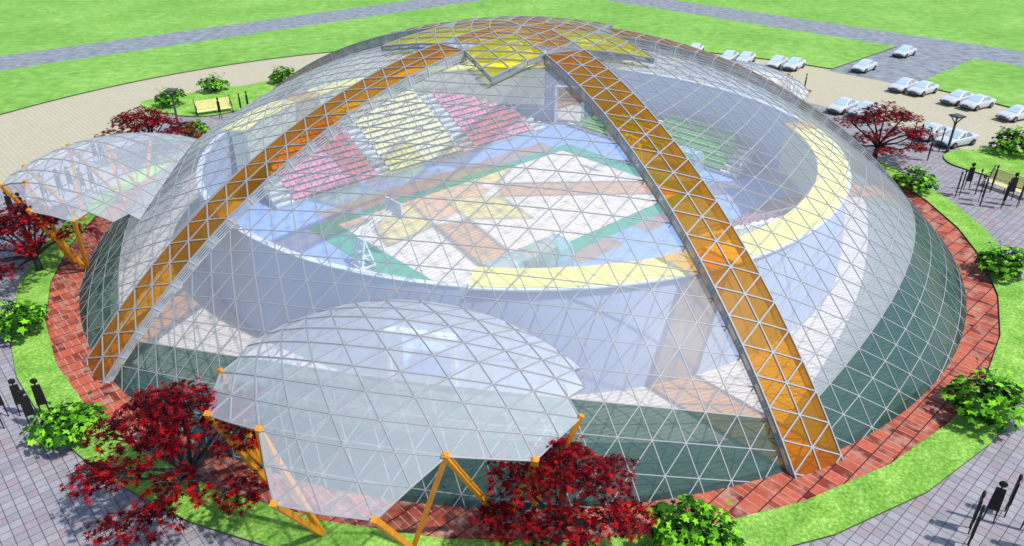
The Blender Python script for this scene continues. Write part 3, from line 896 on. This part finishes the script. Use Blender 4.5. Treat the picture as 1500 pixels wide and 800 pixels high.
# ------------------------------------------------------------------ benches and lamps
def bench0():
    root = thing('park_bench', 'x', 'bench', group='yellow slatted park benches')
    L = 3.7
    for i in range(6):
        m = MB(); m.box((0,-.05-.13*i+.30,.50), (L-.1,.10,.05)); m.build('seat_slat', M['slat'], root)
    for i in range(7):
        m = MB(); z = .64+.125*i; y = .36+.05*i
        m.box((0,y,z), (L-.1,.05,.10)); m.build('back_slat', M['slat'], root)
    for s in (-1, 1):
        m = MB(); x = s*(L/2-.02)
        m.tube([(x,-.42,0),(x,-.40,.30),(x,-.34,.50)], [.05,.045,.045], 6)
        m.tube([(x,.50,0),(x,.38,.30),(x,.34,.52),(x,.52,1.1),(x,.74,1.56),(x,.86,1.62)], [.055,.05,.05,.05,.05,.04], 6)
        m.tube([(x,-.36,.50),(x,.36,.50)], [.045,.045], 6)
        m.tube([(x,.50,1.02),(x,.2,1.08),(x,-.2,1.02),(x,-.42,.86),(x,-.40,.70),(x,-.26,.68),(x,-.20,.78)], [.045]*7, 6)
        m.build('armrest', M['black_metal'], root, smooth=True)
    m = MB(); m.tube([(0,-.3,.45),(0,-.3,0)], [.04,.04], 6); m.tube([(0,.42,0),(0,.36,.5),(0,.74,1.5)], [.04,.04,.035], 6); m.build('centre_leg', M['black_metal'], root)
    return root
b0 = bench0(); b0.location = (-32.9, 25.55, .022); b0.rotation_euler = (0,0,R(30)); b0['label'] = 'pale yellow slatted bench in front of the left grass island'
dup(b0, (40.2,3.6,.022), R(-61), 'pale yellow slatted bench with many black figures in front at the right')
def lamp0():
    root = thing('street_lamp', 'x', 'street lamp', group='dark grey street lamps')
    m = MB(); m.tube([(0,0,0),(0,0,.35),(0,0,.36),(0,0,2.85)], [.17,.16,.125,.10], 12); m.box((0,0,.03), (.62,.62,.06)); m.build('pole', M['lamp_metal'], root)
    m = MB()
    for a in range(4):
        g = pi/4+a*pi/2; m.beam((0,0,2.8), (.50*cos(g),.50*sin(g),3.46), (0,0,1), .09, .045, .045)
    m.tube([(0,0,2.78),(0,0,2.95)], [.15,.12], 8); m.build('bracket', M['lamp_metal'], root)
    m = MB(); m.box((0,0,3.52), (.98,.98,.12), 0, 0, 1.08); m.box((0,0,3.62), (1.02,1.02,.05), 0, 0, .7); m.build('lamp_head', M['lamp_metal'], root)
    m = MB(); m.box((0,0,3.42), (.5,.5,.08)); m.build('lens', M['lens'], root)
    return root
l0 = lamp0(); l0.location = (-35.49,21.9,.022); l0['label'] = 'dark grey street lamp left of the pale yellow bench at left'
dup(l0, (40.2,13.17,.022), R(20), 'dark grey street lamp in front of the parked cars at right')
dup(l0, (18.25,45.54,.012), R(10), 'street lamp seen faintly through the back of the dome')

# ------------------------------------------------------------------ trees and shrubs
def star(m, c, r, nrm, lobes, rot, depth=.36, droop=.12):
    nrm = V(nrm).normalized(); a = nrm.orthogonal().normalized(); b = nrm.cross(a)
    c = V(c); P = []
    for i in range(lobes*2):
        g = rot+pi*i/lobes
        # the stalk side has shorter lobes
        k = 1.0-.38*(.5-.5*cos(g-rot)) if i % 2 == 0 else depth
        rr = r*k
        P.append(c+(a*cos(g)+b*sin(g))*rr-nrm*(rr*rr/r*droop))
    n = len(m.v); m.v.append(tuple(c)); m.v += [tuple(p) for p in P]
    q = lobes*2
    for i in range(0, q, 2):
        m.f.append((n, n+1+(i-1) % q, n+1+i, n+1+(i+1) % q)); m.m.append(0)
def maple(seed, pads):
    rnd = random.Random(seed)
    root = thing('maple_tree', 'x', 'tree', group='red maple trees on the grass ring')
    t = MB(); m = MB()
    fork = V((.05,.0,1.0))
    t.tube([(0,0,-.1),(.03,.02,.45),fork], [.24,.20,.19], 8)
    for (px, py, pz, pr, ph, n) in pads:
        c = V((px,py,pz))
        mid = fork+(c-fork)*.5+V((rnd.uniform(-.2,.2), rnd.uniform(-.2,.2), -.25 if pz < 2.4 else .15))
        q1 = fork+(mid-fork)*.5+V((0,0,.08))
        t.tube([fork, q1, mid, c-V((0,0,.12))], [.125,.10,.07,.035], 6)
        for _ in range(7):
            g = rnd.uniform(0, 2*pi); e = c+V((cos(g)*pr*.75, sin(g)*pr*.75, rnd.uniform(-.05,.2)))
            s0 = mid+(c-mid)*rnd.uniform(.4, 1)
            t.tube([s0, (s0+e)/2+V((0,0,.1)), e], [.035,.022,.009], 4)
        for _ in range(int(n*1.05)):
            g = rnd.uniform(0, 2*pi); rr = sqrt(rnd.random())
            # ragged rim
            edge = 1+.22*sin(3*g+px*7)+.14*sin(7*g+py*5)
            x, y = rr*pr*edge*cos(g), rr*pr*edge*sin(g)
            z = ph*(1-rr*rr)*rnd.uniform(-.15, 1.0)-.10*rr*pr+rnd.uniform(-.12,.12)
            nr = V((x*.28/pr+rnd.uniform(-.45,.45), y*.28/pr+rnd.uniform(-.45,.45), 1))
            star(m, c+V((x,y,z)), rnd.uniform(.18,.32), nr, 7, rnd.uniform(0, 2*pi), .22)
    t.build('trunk', M['bark'], root, smooth=True)
    m.build('crown', M['red_leaf'], root, fix=False)
    return root
padsA = [(0,0,3.5,2.0,.5,130),(0,0,4.3,1.5,.7,230),(-1.5,.5,3.9,1.3,.5,170),(1.4,.7,3.9,1.4,.55,180),(.2,-1.3,3.7,1.3,.5,170),(-.6,1.7,3.6,1.3,.5,150),
         (2.9,.2,3.2,1.25,.45,150),(-2.9,-.2,3.0,1.25,.45,150),(1.2,-2.6,2.7,1.25,.4,150),(-1.6,-2.3,2.8,1.2,.4,150),(1.4,2.7,2.9,1.2,.4,130),(-2.2,2.2,2.9,1.1,.4,120),
         (3.4,-1.7,2.0,1.15,.3,130),(-3.5,-1.6,1.9,1.0,.3,110),(.2,-3.4,1.7,1.15,.3,130),(-1.3,-3.9,1.6,.8,.3,60)]
padsB = [(0,0,3.7,1.9,.5,120),(.2,.2,4.4,1.5,.75,230),(1.5,-.5,4.0,1.4,.6,190),(-1.4,-.6,4.0,1.3,.6,180),(0,1.7,3.8,1.3,.5,150),(2.6,.8,3.4,1.2,.5,150),(-2.5,.8,3.3,1.2,.5,150),
         (2.2,-1.9,3.0,1.3,.5,170),(-.1,-2.2,3.2,1.3,.5,170),(-2.3,-1.8,2.8,1.2,.45,150),(3.2,-.6,2.3,1.1,.4,130),(-3.1,-.5,2.1,1.1,.4,130),(1.2,-3.1,2.1,1.1,.4,140),(-1.2,-3.0,1.9,1.1,.35,130),(.4,2.9,2.6,1.2,.4,120)]
mA = maple(3, padsA); mB = maple(11, padsB)
ZL = .14
mA.location = (-14.4,-30.0,ZL); mA.rotation_euler = (0,0,R(-8)); mA.scale = (.95,.95,1.08); mA['label'] = 'large red maple tree left of the front canopy casting shadow on the paving'
mB.location = (1.2,-32.7,ZL); mB['label'] = 'red maple tree at the bottom centre right of the front canopy'; mB.scale = (.80,.80,.95)
dup(mA, (-32.2,-10.0,ZL), R(-60), 'red maple tree on the grass at the left photo edge above the green shrub', (1,1,1))
dup(mA, (-33.4,11.2,ZL), R(150), 'red maple tree behind the left canopy on the tan paving side', (1,1,1))
dup(mB, (32.7,11.6,ZL), R(12), 'red maple tree beside the parked cars right of the dome', (1.05,1.05,1.0))
dup(mB, (13.8,46.5,.03), R(200), 'red maple tree seen faintly through the back of the dome', (.9,.9,.85))
def shrub(seed):
    rnd = random.Random(seed)
    root = thing('shrub', 'x', 'shrub', group='green maple leaved shrubs')
    t, m = MB(), MB()
    lumps = [(0,0,1.0,1.15,1.0)]+[(1.05*cos(g)*rnd.uniform(.8,1.25), 1.05*sin(g)*rnd.uniform(.8,1.2), rnd.uniform(.55,1.05), rnd.uniform(.65,.9), rnd.uniform(.5,.8)) for g in [i*pi/3+rnd.uniform(-.2,.2) for i in range(6)]]
    for lx, ly, lz, lr, lh in lumps:
        t.tube([(0,0,-.05),(lx*.4,ly*.4,lz*.5),(lx,ly,lz+.2)], [.06,.045,.02], 5)
        for _ in range(62):
            g = rnd.uniform(0, 2*pi); u = rnd.uniform(-.25, 1); s = sqrt(max(0, 1-u*u)); k = rnd.uniform(.62, 1.06)
            d = V((s*cos(g), s*sin(g), u))
            nr = d*.75+V((rnd.uniform(-.5,.5), rnd.uniform(-.5,.5), .75))
            p = V((lx+d.x*lr*k, ly+d.y*lr*k, max(.08, lz+d.z*lh*k)))
            star(m, p, rnd.uniform(.17,.33), nr, 5, rnd.uniform(0, 2*pi), .42, .2)
    for _ in range(16):
        g = rnd.uniform(0, 2*pi); q = V((1.5*cos(g)*rnd.random(), 1.5*sin(g)*rnd.random(), 1.7+rnd.random()*.35))
        t.tube([(0,0,0), q*.5+V((0,0,.2)), q], [.02,.015,.006], 4); star(m, q, .17, (rnd.uniform(-.6,.6), rnd.uniform(-.6,.6), 1), 5, g, .42)
    t.build('stem', M['bark'], root); m.build('foliage', M['green_leaf'], root, fix=False)
    return root
sA, sB = shrub(5), shrub(23)
SHR = [(-29.1,-17.6,0,1.05,'green shrub on the left grass ring below the red maple'),
 (-21.6,-26.4,40,.95,'green shrub overlapped by the large red maple at bottom left'),
 (6.5,-33.2,200,1.1,'green shrub at the bottom edge right of the front red maple'),
 (22.4,-24.9,90,1.15,'green shrub hanging over the red path at right below the dome'),
 (31.6,-10.5,10,1.0,'green shrub on the right grass ring at the photo edge'),
 (32.6,3.9,130,1.0,'green shrub right of the dome below the red maple and the lamp'),
 (-38.7,28.3,60,1.0,'green shrub behind the left street lamp'),
 (-35.9,34.2,20,1.0,'green shrub in the middle of the left island above the bench'),
 (-28.9,38.2,10,1.0,'green shrub on the left island touching the dome outline'),
 (46.0,12.6,170,1.25,'green shrub on the right island at the photo edge'),
 (-3.3,49.2,0,1.3,'shrub seen through the front yellow skylight'),
 (6.5,51.4,45,1.3,'shrub seen through the top end of the right orange rib'),
 (6.0,32.9,80,1.1,'shrub seen through the rear doorway of the arena wall'),
 (-33.6,13.9,30,.9,'green shrub seen through the rear edge of the left canopy'),
 (-32.0,17.6,120,.8,'small green shrub between the left canopy and the bench'),
 (11.3,46.9,60,1.0,'green shrub beside the faint red maple behind the dome')]
for n, (x, y, a, s, lb) in enumerate(SHR):
    z = .14 if hypot(x, y) < 34.7 else (.15 if y < 40 else .015)
    if n < 2:
        o = (sA, sB)[n]; o.location = (x,y,z); o.rotation_euler = (0,0,R(a)); o.scale = (s,s,s); o['label'] = lb
    else: dup((sA, sB)[n % 2], (x,y,z), R(a), lb, (s,s,s))

# ------------------------------------------------------------------ camera, light, render
cam = bpy.data.cameras.new('Camera'); co = bpy.data.objects.new('Camera', cam); COL.objects.link(co)
co.location = (-.0282*SC, -2.23398*SC, 1.0*SC); co.rotation_euler = (pi/2-.50488629, 0, 0)
cam.sensor_width = 36; cam.lens = 36*1091.4/1500; cam.clip_end = 5000; cam.clip_start = .1
scn.camera = co
SAZ, SEL = R(-22), R(57)
sun = bpy.data.lights.new('Sun', 'SUN'); sun.energy = 3.4; sun.angle = R(1.5); sun.color = (1,.965,.91)
so = bpy.data.objects.new('Sun', sun); COL.objects.link(so)
sd = V((cos(SEL)*cos(SAZ), cos(SEL)*sin(SAZ), sin(SEL)))
so.rotation_euler = sd.to_track_quat('Z', 'Y').to_euler(); so.location = (30,-10,60)
w = bpy.data.worlds.new('World'); scn.world = w; w.use_nodes = True
nt = w.node_tree; bg = nt.nodes['Background']; sky = nt.nodes.new('ShaderNodeTexSky')
sky.sky_type = 'NISHITA'; sky.sun_disc = False; sky.sun_elevation = SEL; sky.sun_rotation = pi/2-SAZ
nt.links.new(sky.outputs[0], bg.inputs[0]); bg.inputs[1].default_value = .15
scn.view_settings.view_transform = 'Standard'; scn.view_settings.look = 'None'
scn.view_settings.exposure = .50; scn.view_settings.gamma = 1; scn.view_settings.use_curve_mapping = False
cy = scn.cycles
cy.max_bounces = 10; cy.diffuse_bounces = 3; cy.glossy_bounces = 3; cy.transparent_max_bounces = 40; cy.transmission_bounces = 4
cy.caustics_reflective = False; cy.caustics_refractive = False; cy.sample_clamp_indirect = 6
cy.use_denoising = True
